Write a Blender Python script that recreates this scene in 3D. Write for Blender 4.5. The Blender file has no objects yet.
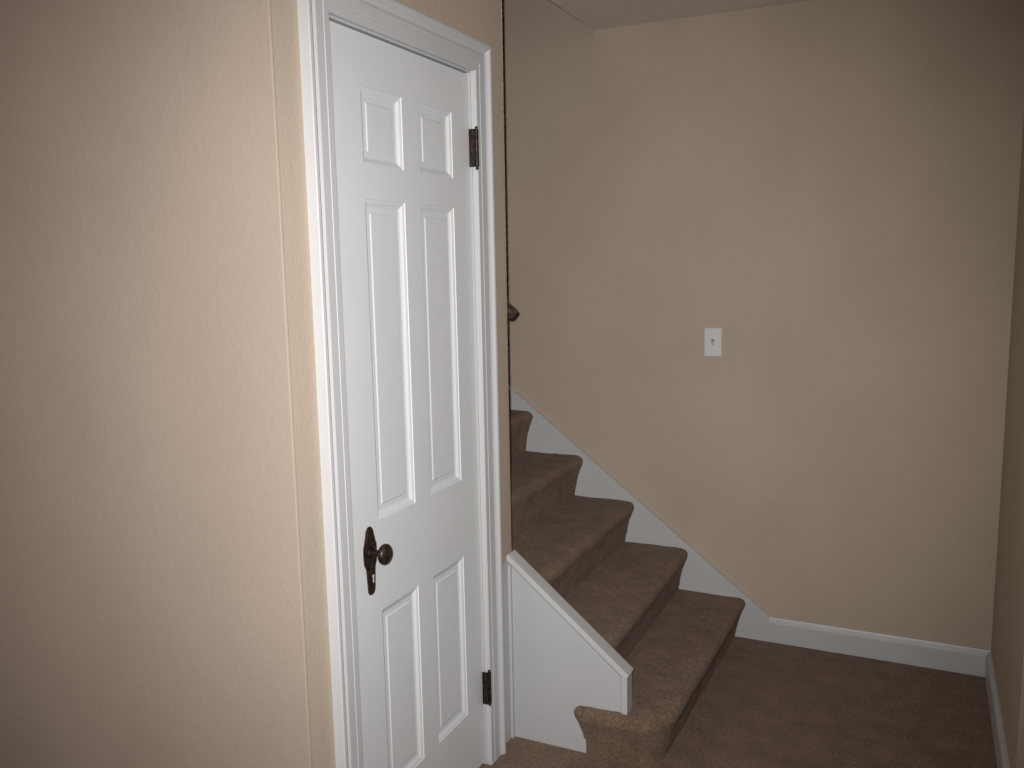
import bpy, bmesh, math
from mathutils import Vector, Matrix, noise

scene = bpy.context.scene
PI = math.pi

# ------------------------------------------------------------------ camera
YAW, PITCH, ROLL, FPX = 0.44418, -0.13974, 0.018886, 868.39
CAM = Vector((1.1503, -2.3762, 1.5210))
Rcam = (Matrix.Rotation(YAW, 3, 'Z') @ Matrix.Rotation(PITCH, 3, 'X') @ Matrix.Rotation(ROLL, 3, 'Y'))
cam_data = bpy.data.cameras.new('camera')
cam_data.sensor_width = 36.0
cam_data.lens = FPX / 1024 * 36.0
cam_data.clip_start = 0.02
cam = bpy.data.objects.new('camera', cam_data)
cam.matrix_world = Matrix.Translation(CAM) @ (Rcam @ Matrix.Rotation(PI / 2, 3, 'X')).to_4x4()
scene.collection.objects.link(cam)
scene.camera = cam

# ------------------------------------------------------------------ world, flash, exposure
world = bpy.data.worlds.new('world')
scene.world = world
world.use_nodes = True
world.node_tree.nodes['Background'].inputs[0].default_value = (0.8, 0.85, 1.0, 1)
world.node_tree.nodes['Background'].inputs[1].default_value = 0.01

# the camera's own flash, just left of and above the lens
fl = bpy.data.lights.new('camera_flash', 'SPOT')
fl.energy = 252
fl.color = (1.0, 0.985, 0.965)
fl.spot_size = math.radians(85)
fl.spot_blend = 1.0
fl.shadow_soft_size = 0.010
flo = bpy.data.objects.new('camera_flash', fl)
flo.matrix_world = (Matrix.Translation(CAM + Rcam @ Vector((-0.024, 0.0, 0.035)))
                    @ (Rcam @ Matrix.Rotation(math.radians(2), 3, 'Z') @ Matrix.Rotation(math.radians(-1.5), 3, 'X')
                       @ Matrix.Rotation(PI / 2, 3, 'X')).to_4x4())
scene.collection.objects.link(flo)

# added soft fill from behind the camera, lifts the right wall and shadows
al = bpy.data.lights.new('hall_fill', 'AREA')
al.shape = 'RECTANGLE'; al.size = 1.6; al.size_y = 1.8; al.energy = 18; al.color = (1.0, 0.97, 0.93)
alo = bpy.data.objects.new('hall_fill', al)
alo.location = (-1.5, -3.9, 1.5)
alo.rotation_euler = (Vector((1.2, .4, 1.2)) - Vector(alo.location)).to_track_quat('-Z', 'Y').to_euler()
scene.collection.objects.link(alo)

scene.view_settings.view_transform = 'Standard'
scene.view_settings.look = 'None'
scene.view_settings.gamma = 1.0
scene.view_settings.exposure = 0.0
scene.view_settings.use_curve_mapping = False

# ------------------------------------------------------------------ materials
def new_mat(name, col, rough=0.6, spec=0.5, metal=0.0):
    m = bpy.data.materials.new(name)
    m.use_nodes = True
    nt = m.node_tree
    b = nt.nodes['Principled BSDF']
    b.inputs['Base Color'].default_value = (*col, 1)
    b.inputs['Roughness'].default_value = rough
    b.inputs['Specular IOR Level'].default_value = spec
    b.inputs['Metallic'].default_value = metal
    return m, nt, b

def N(nt, kind, **kw):
    n = nt.nodes.new(kind)
    for k, v in kw.items():
        if k in n.inputs: n.inputs[k].default_value = v
        else: setattr(n, k, v)
    return n

def coords(nt, scale=(1, 1, 1)):
    tc = N(nt, 'ShaderNodeTexCoord')
    mp = N(nt, 'ShaderNodeMapping')
    mp.inputs['Scale'].default_value = scale
    nt.links.new(tc.outputs['Object'], mp.inputs['Vector'])
    return mp.outputs['Vector']

def colour_noise(nt, b, vec, c1, c2, scale, detail=4.0, lo=0.35, hi=0.65):
    n = N(nt, 'ShaderNodeTexNoise', Scale=scale, Detail=detail)
    nt.links.new(vec, n.inputs['Vector'])
    r = N(nt, 'ShaderNodeValToRGB')
    r.color_ramp.elements[0].position = lo; r.color_ramp.elements[0].color = (*c1, 1)
    r.color_ramp.elements[1].position = hi; r.color_ramp.elements[1].color = (*c2, 1)
    nt.links.new(n.outputs['Fac'], r.inputs['Fac'])
    return r.outputs['Color']

def wall_paint(name, col, strength=0.32):
    m, nt, b = new_mat(name, col, 0.75, 0.25)
    v = coords(nt, (1, 1, 0.75))
    c1 = tuple(x * 0.965 for x in col); c2 = tuple(min(1, x * 1.03) for x in col)
    nt.links.new(colour_noise(nt, b, v, c1, c2, 3.0), b.inputs['Base Color'])
    # orange-peel / knock-down plaster: soft worms and blobs
    n1 = N(nt, 'ShaderNodeTexNoise', Scale=85.0, Detail=3.0, Roughness=0.55, Distortion=0.6)
    n2 = N(nt, 'ShaderNodeTexNoise', Scale=38.0, Detail=2.0, Roughness=0.5, Distortion=0.6)
    nt.links.new(v, n1.inputs['Vector']); nt.links.new(v, n2.inputs['Vector'])
    r2 = N(nt, 'ShaderNodeValToRGB')
    r2.color_ramp.elements[0].position = 0.52; r2.color_ramp.elements[1].position = 0.62
    nt.links.new(n2.outputs['Fac'], r2.inputs['Fac'])
    mx = N(nt, 'ShaderNodeMath', operation='MULTIPLY')
    mx.inputs[1].default_value = 0.25
    nt.links.new(r2.outputs['Color'], mx.inputs[0])
    ad = N(nt, 'ShaderNodeMath', operation='ADD')
    nt.links.new(n1.outputs['Fac'], ad.inputs[0]); nt.links.new(mx.outputs[0], ad.inputs[1])
    bp = N(nt, 'ShaderNodeBump', Strength=strength, Distance=0.0022)
    nt.links.new(ad.outputs[0], bp.inputs['Height'])
    nt.links.new(bp.outputs['Normal'], b.inputs['Normal'])
    return m

def gloss_paint(name, col, rough=0.38, streak=0.12):
    m, nt, b = new_mat(name, col, rough, 0.45)
    v = coords(nt, (14, 14, 1.2))
    n1 = N(nt, 'ShaderNodeTexNoise', Scale=9.0, Detail=3.0)
    nt.links.new(v, n1.inputs['Vector'])
    bp = N(nt, 'ShaderNodeBump', Strength=streak, Distance=0.0006)
    nt.links.new(n1.outputs['Fac'], bp.inputs['Height'])
    nt.links.new(bp.outputs['Normal'], b.inputs['Normal'])
    nt.links.new(colour_noise(nt, b, coords(nt), tuple(x * .975 for x in col), col, 5.0), b.inputs['Base Color'])
    return m

def carpet_mat(name, col):
    m, nt, b = new_mat(name, col, 1.0, 0.05)
    v = coords(nt)
    cA = colour_noise(nt, b, v, tuple(x * .82 for x in col), tuple(x * 1.2 for x in col), 13.0, 6.0, .3, .7)
    cB = colour_noise(nt, b, v, (.62, .62, .62), (1.35, 1.35, 1.35), 260.0, 3.0, .32, .68)
    cC = colour_noise(nt, b, v, (.74, .74, .74), (1.24, 1.24, 1.24), 95.0, 3.0, .32, .68)
    def mul(a, c):
        mm = N(nt, 'ShaderNodeMix', data_type='RGBA', blend_type='MULTIPLY')
        mm.inputs['Factor'].default_value = 1.0
        nt.links.new(a, mm.inputs[6]); nt.links.new(c, mm.inputs[7])
        return mm.outputs[2]
    nt.links.new(mul(mul(cA, cB), cC), b.inputs['Base Color'])
    n1 = N(nt, 'ShaderNodeTexNoise', Scale=320.0, Detail=2.0)
    n2 = N(nt, 'ShaderNodeTexNoise', Scale=60.0, Detail=3.0)
    nt.links.new(v, n1.inputs['Vector']); nt.links.new(v, n2.inputs['Vector'])
    ad = N(nt, 'ShaderNodeMath', operation='ADD')
    nt.links.new(n1.outputs['Fac'], ad.inputs[0]); nt.links.new(n2.outputs['Fac'], ad.inputs[1])
    bp = N(nt, 'ShaderNodeBump', Strength=0.7, Distance=0.006)
    nt.links.new(ad.outputs[0], bp.inputs['Height'])
    nt.links.new(bp.outputs['Normal'], b.inputs['Normal'])
    b.inputs['Sheen Weight'].default_value = 0.15
    b.inputs['Sheen Roughness'].default_value = 0.6
    return m

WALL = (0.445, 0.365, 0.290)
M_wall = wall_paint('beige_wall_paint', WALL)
M_wall_left = wall_paint('pinkish_beige_shaded_paint', (0.355, 0.282, 0.232))  # pinker hue, with the wall's dimmer light also darkened into the colour
M_ceil = wall_paint('ceiling_paint', (0.76, 0.70, 0.64), 0.5)
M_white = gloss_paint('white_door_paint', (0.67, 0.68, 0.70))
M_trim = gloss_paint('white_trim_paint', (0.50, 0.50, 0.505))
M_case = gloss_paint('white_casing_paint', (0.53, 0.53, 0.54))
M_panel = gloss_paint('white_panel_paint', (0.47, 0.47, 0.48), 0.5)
M_carpet = carpet_mat('brown_carpet', (0.178, 0.113, 0.072))
M_plastic, _, _ = new_mat('white_plastic', (0.62, 0.60, 0.60), 0.35)
M_grey, _, _ = new_mat('grey_slot', (0.16, 0.15, 0.15), 0.6)

def bronze(name):
    m, nt, b = new_mat(name, (0.030, 0.020, 0.016), 0.42, 0.5, 0.55)
    v = coords(nt)
    nt.links.new(colour_noise(nt, b, v, (0.012, 0.009, 0.008), (0.060, 0.034, 0.024), 90.0), b.inputs['Base Color'])
    n = N(nt, 'ShaderNodeTexNoise', Scale=140.0, Detail=2.0)
    nt.links.new(v, n.inputs['Vector'])
    bp = N(nt, 'ShaderNodeBump', Strength=0.35, Distance=0.001)
    nt.links.new(n.outputs['Fac'], bp.inputs['Height'])
    nt.links.new(bp.outputs['Normal'], b.inputs['Normal'])
    return m
M_bronze = bronze('dark_bronze')

def wood(name):
    m, nt, b = new_mat(name, (0.10, 0.06, 0.035), 0.4, 0.5)
    v = coords(nt, (3, 40, 40))
    nt.links.new(colour_noise(nt, b, v, (0.030, 0.018, 0.012), (0.062, 0.038, 0.025), 2.0), b.inputs['Base Color'])
    return m
M_wood = wood('dark_stained_wood')

# ------------------------------------------------------------------ mesh helpers
def link(name, bm, mat, parent=None, smooth=False, recalc=True):
    if recalc: bmesh.ops.recalc_face_normals(bm, faces=bm.faces[:])
    me = bpy.data.meshes.new(name)
    bm.to_mesh(me); bm.free()
    me.materials.append(mat)
    if smooth:
        for p in me.polygons: p.use_smooth = True
        try: me.set_sharp_from_angle(angle=math.radians(35))
        except Exception: pass
    o = bpy.data.objects.new(name, me)
    scene.collection.objects.link(o)
    if parent: o.parent = parent
    return o

def empty(name, loc=(0, 0, 0)):
    o = bpy.data.objects.new(name, None)
    o.empty_display_size = 0.1
    o.location = loc
    scene.collection.objects.link(o)
    return o

def adopt(o, root):
    """parent o (built in world coordinates) under root without moving it"""
    o.parent = root
    o.matrix_parent_inverse = Matrix.Translation(-root.location)

def struct(o): o['kind'] = 'structure'; return o
def tag(o, label, cat):
    o['label'] = label; o['category'] = cat; return o

def box(bm, lo, hi):
    vs = [bm.verts.new((x, y, z)) for x in (lo[0], hi[0]) for y in (lo[1], hi[1]) for z in (lo[2], hi[2])]
    for f in ((0, 1, 3, 2), (4, 6, 7, 5), (0, 4, 5, 1), (2, 3, 7, 6), (0, 2, 6, 4), (1, 5, 7, 3)):
        bm.faces.new([vs[i] for i in f])

def bevbox(bm, lo, hi, w, seg=2):
    t = bmesh.new(); box(t, lo, hi)
    bmesh.ops.recalc_face_normals(t, faces=t.faces[:])
    bmesh.ops.bevel(t, geom=t.edges[:], offset=w, segments=seg, affect='EDGES', profile=0.5)
    me = bpy.data.meshes.new('tmp'); t.to_mesh(me); t.free(); bm.from_mesh(me); bpy.data.meshes.remove(me)

def sweep(bm, sections, closed_profile=True, cap=True):
    """sections: lists of points, same length; skins between successive sections"""
    rows = [[bm.verts.new(p) for p in s] for s in sections]
    n = len(rows[0])
    for a, b in zip(rows, rows[1:]):
        for i in range(n if closed_profile else n - 1):
            j = (i + 1) % n
            bm.faces.new((a[i], a[j], b[j], b[i]))
    if cap and closed_profile:
        bm.faces.new(rows[0]); bm.faces.new(rows[-1][::-1])
    return rows

def lathe(bm, prof, origin, axis='X', seg=32):
    """prof: (along axis, radius)"""
    secs = []
    for a, r in prof:
        s = []
        for k in range(seg):
            t = 2 * PI * k / seg
            u, w = r * math.cos(t), r * math.sin(t)
            p = {'X': (a, u, w), 'Y': (u, a, w), 'Z': (u, w, a)}[axis]
            s.append(Vector(origin) + Vector(p))
        secs.append(s)
    sweep(bm, secs)

# ------------------------------------------------------------------ dimensions
YB, XR, ZC, XC, YL = 1.0419, 1.4207, 2.427, -0.0845, -1.0018
YF, XW = -4.2, -3.0          # behind the camera, far left
ZT = 4.9                     # top of the open stairwell
SL, SR, ST = -0.827, -0.191, 2.030    # door slab

# ------------------------------------------------------------------ room shell
bm = bmesh.new(); box(bm, (XW, YF, -0.06), (2.72, YB + .12, 0.0))
struct(link('floor', bm, M_carpet))

bm = bmesh.new(); box(bm, (-2.2, YB, 0), (XR + .12, YB + .12, ZT))
struct(link('wall_back', bm, M_wall))

# right wall: a short return that stops at a corner, the hall widens towards the camera
YR, XH = 0.105, 2.6
bm = bmesh.new(); box(bm, (XR, YR, 0), (XH + .12, YB, ZC))
struct(link('wall_right', bm, M_wall))
bm = bmesh.new(); box(bm, (XH, YF, 0), (XH + .12, YR, ZC))
struct(link('wall_hall_right', bm, M_wall))

# wall that holds the closet door: two piers with eased corners and a header
def pier(bm, poly, z0, z1, jit=None, n=1):
    secs = []
    for k in range(n + 1):
        z = z0 + (z1 - z0) * k / n
        s = []
        for (x, y) in poly:
            dx = dy = 0
            if jit and (x, y) in jit:
                q = noise.noise(Vector((x * 3, y * 3, z * 38))); q2 = noise.noise(Vector((7, y, z * 120)))
                dy = 0.0015 * q + 0.0013 * max(0, q2) - .017 + .0065 * z
                dx = 0.0012 * q2
            s.append((x + dx, y + dy, z))
        secs.append(s)
    sweep(bm, secs)
bm = bmesh.new()
c = 0.0032
pier(bm, [(-.1, YL + .006), (0, YL + .006), (0, SL - .012), (-.1, SL - .012)], 0, ZC)
E1, E2, E3, E4 = (0, .015), (.0011, .0175), (.0011, .0215), (-.003, .025)
pier(bm, [(-.1, SR + .012), (0, SR + .012), E1, E2, E3, E4, (-.1, .025)], 0, ZC, {E2, E3, E4}, 420)
box(bm, (-.1, SL - .012, ST + .012), (0, SR + .012, ZC))
struct(link('wall_door', bm, M_wall))

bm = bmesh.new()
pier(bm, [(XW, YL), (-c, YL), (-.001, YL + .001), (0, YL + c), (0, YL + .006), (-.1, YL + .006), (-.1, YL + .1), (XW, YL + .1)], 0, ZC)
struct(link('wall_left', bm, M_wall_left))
bm = bmesh.new(); box(bm, (-2.2, -.1, 0), (-.1, .025, ZT)); box(bm, (-.1, -.1, ZC + .27), (XC, 0, ZT))
struct(link('wall_stairwell', bm, M_wall))
bm = bmesh.new(); box(bm, (-2.3, -.1, 0), (-2.2, YB + .12, ZT))
struct(link('wall_stairwell_end', bm, M_wall))
bm = bmesh.new(); box(bm, (XC, -.1, ZC + .27), (XC + .1, YB, ZT))
struct(link('wall_stairwell_header', bm, M_wall))
bm = bmesh.new(); box(bm, (XW, YF - .12, 0), (2.72, YF, ZC))
struct(link('wall_front', bm, M_wall))
bm = bmesh.new(); box(bm, (XW - .12, YF, 0), (XW, YL + .1, ZC))
struct(link('wall_far_left', bm, M_wall))

# ceiling: L-shaped slab, open over the stairs
bm = bmesh.new()
poly = [(XW, YF), (2.72, YF), (2.72, YB), (XC, YB), (XC, 0.025), (-.1, 0.025), (-.1, YL + .1), (XW, YL + .1)]
sweep(bm, [[(x, y, ZC) for x, y in poly], [(x, y, ZC + .27) for x, y in poly]])
struct(link('ceiling', bm, M_ceil))
bm = bmesh.new(); box(bm, (-2.3, -.1, ZT), (XC + .1, YB + .12, ZT + .1))
struct(link('ceiling_stairwell', bm, M_ceil))

# ------------------------------------------------------------------ baseboards
def base_profile(h, t):
    return [(0, 0), (t, 0), (t, h - .022), (t - .002, h - .014), (t - .007, h - .006), (t - .010, h), (0, h)]
bm = bmesh.new()
sweep(bm, [[(x, YB - t, z) for t, z in base_profile(.100, .017)] for x in (.640, XR)])
struct(link('baseboard_back', bm, M_trim))
bm = bmesh.new()
sweep(bm, [[(XR - t, y, z) for t, z in base_profile(.100, .015)] for y in (YR - .015, YB - .017)])
struct(link('baseboard_right', bm, M_trim))
bm = bmesh.new()
sweep(bm, [[(x, YR - t, z) for t, z in base_profile(.100, .015)] for x in (XR - .0, XH)])
struct(link('baseboard_hall_right', bm, M_trim))
bm = bmesh.new()
sweep(bm, [[(x, YL - t, z) for t, z in base_profile(.095, .014)] for x in (XW, -.0)])
# (stops at the corner of the closet wall)
struct(link('baseboard_left', bm, M_trim))

# ------------------------------------------------------------------ door casings
CAS = [(0, 0), (0, .013), (.003, .016), (.024, .0165), (.026, .0150), (.029, .0170), (.058, .0175), (.066, .0140),
       (.072, .0150), (.078, .0185), (.084, .0245), (.088, .0262), (.097, .0262), (.100, .024), (.100, 0)]
def casing(name, ya, yb, zt, face, sign, parent, top_scale=.80, side_scale=.83):
    """mitred three-sided frame; profile = (distance out from opening, thickness off the wall)"""
    bm = bmesh.new()
    secs = []
    for (y, z, oy, oz) in ((ya, 0, -1, 0), (ya, zt, -1, 1), (yb, zt, 1, 1), (yb, 0, 1, 0)):
        secs.append([(face + sign * t, y + oy * w * side_scale, z + oz * w * top_scale) for w, t in CAS])
    sweep(bm, secs)
    o = link(name, bm, M_case, parent, smooth=False)
    return o

door = struct(empty('door_1', (0, 0, 0)))
casing('door_casing', -.834, SR + .004, ST + .009, 0.0, 1, door)

# jamb: liner of the opening with stops behind the slab
bm = bmesh.new()
box(bm, (-.1, SL - .0125, 0), (-.001, SL - .0025, ST + .0125))
box(bm, (-.1, SR + .003, 0), (-.001, SR + .0125, ST + .0125))
box(bm, (-.1, SL - .0025, ST + .005), (-.001, SR + .003, ST + .0125))
box(bm, (-.06, SL - .0025, 0), (-.044, SL + .012, ST + .005))
box(bm, (-.06, SR - .012, 0), (-.044, SR + .003, ST + .005))
box(bm, (-.06, SL + .012, ST - .012), (-.044, SR - .012, ST + .005))
link('door_jamb', bm, M_case, door)

# slab with six moulded panels
def panel_slab(face, sign, ya, yb, za, zb, rects, thick=.036):
    """rects: (y0,y1,z0,z1). Front grid with holes, moulded recess in each hole"""
    bm = bmesh.new()
    ys = sorted({ya, yb} | {r[0] for r in rects} | {r[1] for r in rects})
    zs = sorted({za, zb} | {r[2] for r in rects} | {r[3] for r in rects})
    X = lambda d: face + sign * d
    cache = {}
    def V(d, y, z):
        k = (round(d, 6), round(y, 6), round(z, 6))
        if k not in cache: cache[k] = bm.verts.new((X(d), y, z))
        return cache[k]
    def inside(y, z): return any(r[0] < y < r[1] and r[2] < z < r[3] for r in rects)
    for i in range(len(ys) - 1):
        for j in range(len(zs) - 1):
            if not inside((ys[i] + ys[i + 1]) / 2, (zs[j] + zs[j + 1]) / 2):
                bm.faces.new((V(0, ys[i], zs[j]), V(0, ys[i + 1], zs[j]), V(0, ys[i + 1], zs[j + 1]), V(0, ys[i], zs[j + 1])))
    # moulding: quarter-round lip, slope, flat groove, raised field
    steps = [(0, 0), (.0008, -.0025), (.004, -.0030), (.008, -.0045), (.013, -.0085), (.018, -.0105), (.030, -.0105),
             (.0305, -.0103), (.0330, -.0088), (.0345, -.0085)]
    for (a, b, c0, d0) in rects:
        prev = None
        for off, dep in steps:
            ring = [V(dep, a + off, c0 + off), V(dep, b - off, c0 + off), V(dep, b - off, d0 - off), V(dep, a + off, d0 - off)]
            if prev:
                for q in range(4):
                    bm.faces.new((prev[q], prev[(q + 1) % 4], ring[(q + 1) % 4], ring[q]))
            prev = ring
        bm.faces.new(prev)
    # sides and back
    def strip(pts):
        fr = [V(0, y, z) for y, z in pts]
        bk = [V(-thick, y, z) for y, z in pts]
        for q in range(len(pts) - 1): bm.faces.new((fr[q], fr[q + 1], bk[q + 1], bk[q]))
    strip([(y, za) for y in ys]); strip([(y, zb) for y in ys])
    strip([(ya, z) for z in zs]); strip([(yb, z) for z in zs])
    for i in range(len(ys) - 1):
        for j in range(len(zs) - 1):
            bm.faces.new((V(-thick, ys[i], zs[j]), V(-thick, ys[i + 1], zs[j]), V(-thick, ys[i + 1], zs[j + 1]), V(-thick, ys[i], zs[j + 1])))
    return bm
cols = ((-.705, -.536), (-.461, -.291))
rows = ((1.745, 1.916), (.916, 1.668), (.213, .694))
rects = [(a, b, c0, d0) for a, b in cols for c0, d0 in rows]
slab = link('door_slab', panel_slab(-.005, 1, SL, SR, .012, ST, rects), M_white, door)

# escutcheon plate
KY = -.745
DZ = -.0055
out = [(.752, .005), (.755, .010), (.762, .0135), (.785, .0150), (.805, .0165), (.820, .0185), (.826, .0225), (.832, .0250),
       (.850, .0262), (.866, .0262), (.873, .0255), (.878, .0225), (.886, .0205), (.898, .0165), (.908, .0140), (.914, .0095), (.918, .004)]
bm = bmesh.new()
out = [(z + DZ, w) for z, w in out]
def ol(sc, x):
    mid = .84
    return ([(x, KY - w * sc, mid + (z - mid) * (1 - (1 - sc) * .3)) for z, w in out]
            + [(x, KY + w * sc, mid + (z - mid) * (1 - (1 - sc) * .3)) for z, w in reversed(out)])
sweep(bm, [ol(1, -.005), ol(1, -.0025), ol(.86, -.0005), ol(.80, -.0005), ol(.72, .0005), ol(.4, .001)])
plate = link('escutcheon', bm, M_bronze, door)
plate['label'] = 'dark bronze escutcheon plate with keyhole'
bm = bmesh.new(); lathe(bm, [(0, .0145), (.004, .0140), (.006, .011), (.007, .008), (.0075, .001)], (0, KY, .8515), 'X')
link('rosette', bm, M_bronze, plate, smooth=True)
bm = bmesh.new()
lathe(bm, [(.0005, .0034), (.0016, .0034), (.0018, .001)], (0.0, KY + .002, .793), 'X', 16)
box(bm, (.0004, KY + .0003, .777), (.0017, KY + .0037, .793))
k_ = link('keyhole', bm, M_plastic, plate); k_['label'] = 'pale keyhole slot'
# knob
bm = bmesh.new()
prof = [(.002, .008), (.006, .0085), (.010, .0072), (.020, .0072), (.023, .0095), (.0245, .0125)]
for k in range(0, 13):
    t = -PI / 2 + .52 + (PI - .52) * k / 12
    prof.append((.038 + .0140 * math.sin(t), max(.0005, .0248 * math.cos(t))))
lathe(bm, prof, (0, KY, .8515), 'X', 36)
kn = link('door_knob', bm, M_bronze, door, smooth=True); kn['label'] = 'round dark bronze door knob'
# latch gap and strike
bm = bmesh.new(); box(bm, (-.0046, SL - .0045, .833), (-.0004, SL - .0005, .862))
link('strike_plate', bm, M_bronze, door)

# hinges
def hinge(z0, z1):
    yk, xk = SR + .0070, .0125
    bm = bmesh.new()
    L = z1 - z0; q = .009
    rod = [(z0, .0008), (z0 + .002, .0036), (z0 + .005, .0046), (z0 + .008, .0036), (z0 + q, .0034), (z0 + q + .0005, .0062)]
    z = z0 + q + .0005
    seg = (L - 2 * q - .001) / 5
    for k in range(5):
        rod += [(z + seg - .0012, .0062), (z + seg - .0008, .0050), (z + seg - .0002, .0062)]
        z += seg
    rod += [(z1 - q, .0034), (z1 - .008, .0036), (z1 - .005, .0046), (z1 - .002, .0036), (z1, .0008)]
    lathe(bm, rod, (xk, yk, 0), 'Z', 18)
    h = link('hinge', bm, M_bronze, door, smooth=True)
    h['label'] = 'dark bronze butt hinge with ball tips'
    bm = bmesh.new()
    bevbox(bm, (-.0052, SR - .0055, z0 + q), (-.0030, SR - .001, z1 - q), .0006, 1)
    box(bm, (-.004, SR - .0030, z0 + q), (.012, SR - .0010, z1 - q))
    link('hinge_leaf', bm, M_bronze, h)
hinge(1.774, 1.894)
hinge(.190, .310)

# ------------------------------------------------------------------ staircase
stairs = empty('staircase', (0.1, 0.5, 0))
tag(stairs, 'straight flight of brown carpeted steps with white side boards rising behind the panelled door', 'staircase')
YS = YB - .018                       # face of the wall skirt
ZN = [0.166, .342, .519, .696, .876] + [.876 + .177 * k for k in range(1, 6)]
XRI = [.512, .278, .049, -.180, -.410] + [-.410 - .230 * k for k in range(1, 6)]

def fuzz(p, s=1.0):
    n1 = noise.noise(Vector(p) * 45); n2 = noise.noise(Vector(p) * 170); n3 = noise.noise(Vector(p) * 9)
    return s * (.0016 * n1 + .0011 * n2 + .0025 * n3)

def arc_profile(z0, z1, xr):
    """waterfall carpet: riser foot, slanting out to the nose, rounded nose, tread"""
    h = z1 - z0
    P = [(.000, 0), (.001, .012), (.006, h * .20), (.012, h * .38), (.019, h * .53), (.027, h * .66), (.034, h * .75),
         (.0385, h * .82), (.0395, h * .87), (.0370, h * .92), (.031, h * .96), (.023, h * .983), (.013, h * .995), (.0, h)]
    # resample finely
    R = []
    for (a, b), (c_, d) in zip(P, P[1:]):
        n = max(1, int(math.hypot(c_ - a, d - b) / .008))
        for k in range(n): R.append((a + (c_ - a) * k / n, b + (d - b) * k / n))
    R.append(P[-1])
    return [(o, z0 + z) for o, z in R]

def step(i):
    z1, xr = ZN[i], XRI[i]
    z0 = ZN[i - 1] - .006
    xb = XRI[i + 1] - .01 if i + 1 < len(XRI) else xr - .9
    y0 = .036 if i in (1, 2) else .028
    prof = [(xr + o, z) for o, z in arc_profile(z0, z1, xr)]
    nb = max(4, int((xr - xb) / .02))
    prof += [(xr + (xb - xr) * k / nb, z1) for k in range(1, nb + 1)]
    nf = len(prof)
    prof += [(xb, z1 - .04), (xr - .03, z0)]
    bm = bmesh.new()
    ny = 70
    secs = []
    for j in range(ny + 1):
        y = y0 + (YS + .001 - y0) * j / ny
        s = []
        for q, (x, z) in enumerate(prof):
            d = fuzz((x, y, z)) if q < nf else 0
            # push along the rough outward direction
            a = prof[max(q - 1, 0)]; b = prof[min(q + 1, nf - 1)] if q < nf else a
            nx, nz = (b[1] - a[1]), -(b[0] - a[0])
            L = math.hypot(nx, nz) or 1
            s.append((x + d * nx / L, y, z + d * nz / L))
        secs.append(s)
    sweep(bm, secs)
    o = link('stair_step', bm, M_carpet, smooth=True)
    adopt(o, stairs)
    return o

# starting step: nose wraps round the free corner past the side panel
def start_step():
    z1 = ZN[0]
    path = []      # plan line of the riser, with outward normals
    xs0, yb_ = .258, -.008
    r = .085
    cx, cy = .488 - r, yb_ + r
    for k in range(12): path.append((xs0 + (cx - xs0) * k / 12, yb_, 0, -1))
    for k in range(15):
        t = -PI / 2 + PI / 2 * k / 14
        path.append((cx + r * math.cos(t), cy + r * math.sin(t), math.cos(t), math.sin(t)))
    for k in range(1, 61):
        f = k / 60
        path.append((.488 + (.513 - .488) * f, cy + (YS + .001 - cy) * f, 1, 0))
    prof = arc_profile(0, z1, 0)
    prof += [(-.015, z1), (-.03, z1)]
    bm = bmesh.new()
    secs = []
    for n_, (x, y, nx, ny) in enumerate(path):
        s = []
        for o, z in prof:
            oo = o
            ex = 0.0
            if n_ == 0: oo = o * .55 - .004
            if ny < -.5 and z > .05 and o > 0:          # near side: nose end swells a little past the riser end
                ex = -.036 * max(0, 1 - n_ / 6) * (o / .039)
            px, py = x + nx * oo + ex, y + ny * oo
            d = fuzz((px, py, z), 1.3)
            z *= 1 - .045 * max(0, -ny)
            s.append((px + nx * d, py + ny * d, z + (d if o < .02 and z > z1 * .9 else 0)))
        secs.append(s)
    rows = sweep(bm, secs, closed_profile=False, cap=False)
    # top infill back to the second riser
    inner = [r_[-1] for r_ in rows]
    back = [bm.verts.new((XRI[1] - .01, YS + .001, z1)), bm.verts.new((XRI[1] - .01, .036, z1))]
    bm.faces.new(inner + back)
    # left end closing face
    foot = bm.verts.new((xs0, .036, 0)); top = bm.verts.new((xs0, .036, z1))
    bm.faces.new(rows[0] + [top, foot])
    o = link('stair_step', bm, M_carpet, smooth=True)
    o['label'] = 'wide starting step with carpet wrapped round its free corner'
    adopt(o, stairs)
start_step()
for i in range(1, 9): step(i)

# white skirt board on the back wall
def skz(x): return .973 + (x + .478) * (.111 - .973) / (.636 + .478)
bm = bmesh.new()
xl = -1.75
def board(y0, y1, ztop):
    pts = [(xl, 0), (.66, 0), (.66, .100), (.648, .1015), (xl, ztop(xl))]
    return pts
pts = [(xl, skz(xl) - .6), (.30, 0.0), (.642, 0), (.642, .100), (xl, skz(xl) - .012)]
sweep(bm, [[(x, YS, z) for x, z in pts], [(x, YB - .0005, z) for x, z in pts]])
o = link('wall_skirt', bm, M_trim); adopt(o, stairs)
# its thin bead along the sloping top edge
bm = bmesh.new()
sl = Vector((.642 - xl, 0, skz(.642) - skz(xl))).normalized(); up = Vector((-sl.z, 0, sl.x))
bead = [(-.002, -.0145), (-.002, -.0045), (.004, -.0015), (.012, .0), (.0175, .0), (.0175, -.0145)]
for_ = [[Vector((x, YS, skz(x))) + Vector((0, a, 0)) + up * b for a, b in bead] for x in (xl, .641)]
sweep(bm, for_)
b_ = link('skirt_bead', bm, M_trim); b_.parent = o; b_.matrix_parent_inverse = Matrix.Identity(4)

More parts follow.
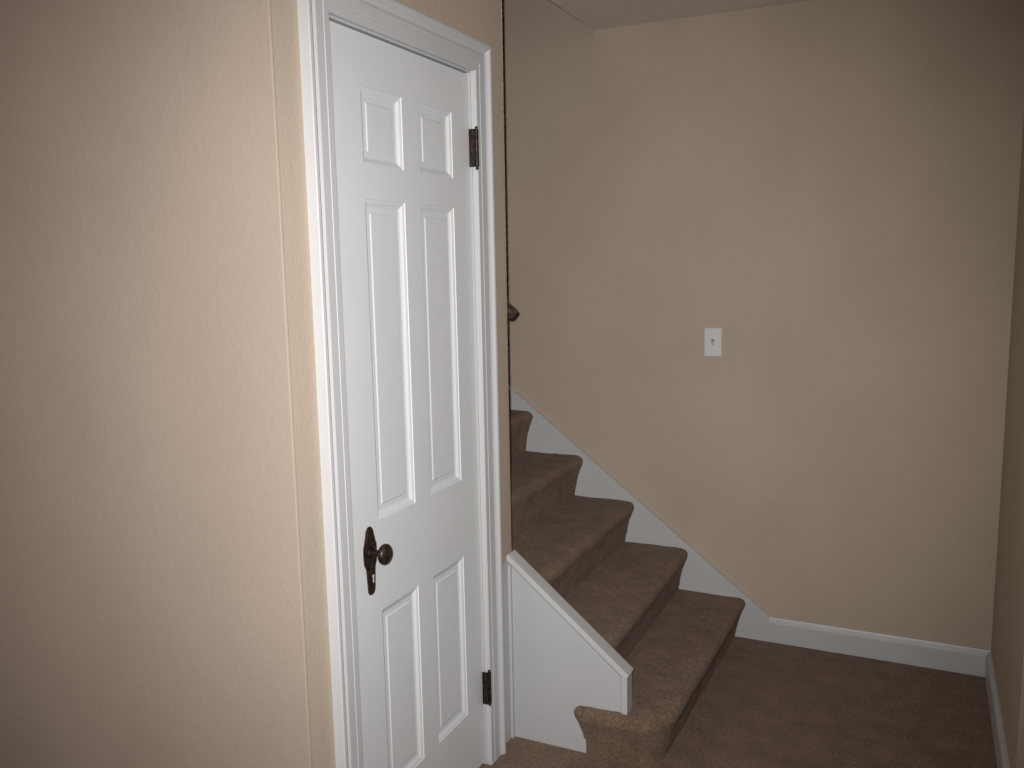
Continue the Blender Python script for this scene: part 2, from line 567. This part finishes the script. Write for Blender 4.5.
# white panel on the open side, cut over the starting step
def pz(x): return .609 - .828 * x
XP = .391
bm = bmesh.new()
pts = [(0.0, 0), (.256, 0), (.256, .15), (XP, .15), (XP, pz(XP)), (0.0, pz(0))]
sweep(bm, [[(x, -.010, z) for x, z in pts], [(x, .034, z) for x, z in pts]])
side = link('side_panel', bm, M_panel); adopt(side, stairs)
bm = bmesh.new(); box(bm, (.0, -.098, 0), (.0035, -.010, .594)); box(bm, (.0035, -.022, 0), (.012, -.0102, .58))
ct = link('corner_trim', bm, M_panel); ct.parent = side
# raised edge moulding: along the slope, then down the end
sd = Vector((1, 0, -.828)).normalized(); nup = Vector((.828, 0, 1)).normalized()
def edge(bm, prof):
    """prof: (inward from the outer edge, y)"""
    secs = []
    a = Vector((0.0, 0, pz(0))); b = Vector((XP, 0, pz(XP))); c_ = Vector((XP, 0, .15))
    n1 = -nup; n2 = Vector((-1, 0, 0))
    bis = (n1 + n2); bis = bis / bis.dot(n1)
    for P, d in ((a, n1 / abs(n1.z) * 1.0), (b, bis), (c_, n2)):
        if P is a: d = Vector((0, 0, -1 / nup.z))
        secs.append([P + d * w + Vector((0, y, 0)) for w, y in prof])
    sweep(bm, secs)
bm = bmesh.new()
edge(bm, [(.0, -.015), (.0, -.0095), (.022, -.0095), (.022, -.011), (.019, -.0135), (.017, -.0145), (.003, -.0157)])
e_ = link('edge_moulding', bm, M_trim); e_.parent = side; e_.matrix_parent_inverse = Matrix.Identity(4)
bm = bmesh.new()
capp = [(.0, -.002), (.002, -.006), (.010, -.007), (.0125, -.004), (.0125, .0)]
# cap rail lying on the slope
secs = []
for x, ext in ((0.0, 0), (XP + .003, 0)):
    P = Vector((x, 0, pz(x)))
    secs.append([P + nup * h + Vector((0, y, 0)) for h, y in ((.0, -.022), (-.010, -.023), (-.013, -.019), (-.013, -.014), (-.001, -.012), (-.001, .033), (.004, .033), (.0055, .030), (.0055, -.017), (.004, -.021))])
sweep(bm, secs)
e_ = link('cap_rail', bm, M_trim); e_.parent = side; e_.matrix_parent_inverse = Matrix.Identity(4)

# ------------------------------------------------------------------ handrail
rail = empty('handrail', (-.45, .03, 1.3))
tag(rail, 'dark brown wooden handrail end showing past the edge of the closet wall', 'handrail')
d = Vector((-.78, 0, .625)).normalized(); u = Vector((.625, 0, .78))
tip = Vector((-.0070, .077, 1.3585))
bm = bmesh.new()
sec = [(-.017, -.012), (-.0135, -.0165), (.0135, -.0165), (.017, -.012), (.020, .002), (.017, .012), (.009, .0165), (-.009, .0165), (-.017, .012), (-.020, .002)]
sweep(bm, [[tip + d * L + Vector((0, a, 0)) + u * b for a, b in sec] for L in (0, 1.9)])
o = link('rail', bm, M_wood); adopt(o, rail)
for L in (.25, 1.5):
    bm = bmesh.new()
    p = tip + d * L
    pts = [Vector((p.x, .026, p.z - .075)), Vector((p.x, .04, p.z - .075)), Vector((p.x, .065, p.z - .065)), Vector((p.x, .077, p.z - .045)), Vector((p.x, .077, p.z - .022))]
    secs = []
    for k, q in enumerate(pts):
        t = (pts[min(k + 1, 4)] - pts[max(k - 1, 0)]).normalized()
        a = Vector((1, 0, 0)); b = t.cross(a)
        secs.append([q + .006 * (a * math.cos(w) + b * math.sin(w)) for w in [2 * PI * m / 12 for m in range(12)]])
    sweep(bm, secs)
    lathe(bm, [(.001, .026), (.004, .026), (.006, .020), (.008, .001)], (p.x, .025, p.z - .075), 'Y', 24)
    o = link('rail_bracket', bm, M_bronze, smooth=True); adopt(o, rail)

# ------------------------------------------------------------------ light switch
SX, SZ = .4035, 1.193
sw = empty('light_switch', (SX, YB, SZ))
tag(sw, 'small white toggle light switch plate on the beige back wall', 'light switch')
bm = bmesh.new()
def rr(w, h, y): return [(SX - w, y, SZ - h), (SX + w, y, SZ - h), (SX + w, y, SZ + h), (SX - w, y, SZ + h)]
sweep(bm, [rr(.0350, .0572, YB - .0002), rr(.0350, .0572, YB - .0025), rr(.0335, .0557, YB - .0050), rr(.0310, .0532, YB - .0060)])
o = link('switch_plate', bm, M_plastic); adopt(o, sw); pl = o
bm = bmesh.new()
box(bm, (SX - .0052, YB - .0063, SZ - .012), (SX + .0052, YB - .0058, SZ + .012))
s_ = link('toggle_slot', bm, M_grey); s_.parent = pl
bm = bmesh.new()
sweep(bm, [[(SX - .0042, YB - .006, SZ - .008), (SX + .0042, YB - .006, SZ - .008), (SX + .0042, YB - .006, SZ + .004), (SX - .0042, YB - .006, SZ + .004)],
           [(SX - .0034, YB - .016, SZ - .0125), (SX + .0034, YB - .016, SZ - .0125), (SX + .0034, YB - .016, SZ - .0055), (SX - .0034, YB - .016, SZ - .0055)]])
o = link('toggle', bm, M_plastic); adopt(o, sw)
for dz in (-.030, .030):
    bm = bmesh.new()
    lathe(bm, [(-.0058, .0034), (-.0068, .0030), (-.0071, .0005)], (SX, YB, SZ + dz), 'Y', 14)
    s_ = link('screw', bm, M_plastic, smooth=True); s_.parent = pl
for ch in pl.children: ch.matrix_parent_inverse = Matrix.Identity(4)

# children of a part inherit world coordinates: fix the frames of nested parts
bpy.context.view_layer.update()
for o in list(scene.objects):
    if o.parent and o.parent.type == 'MESH':
        o.matrix_parent_inverse = o.parent.matrix_world.inverted()
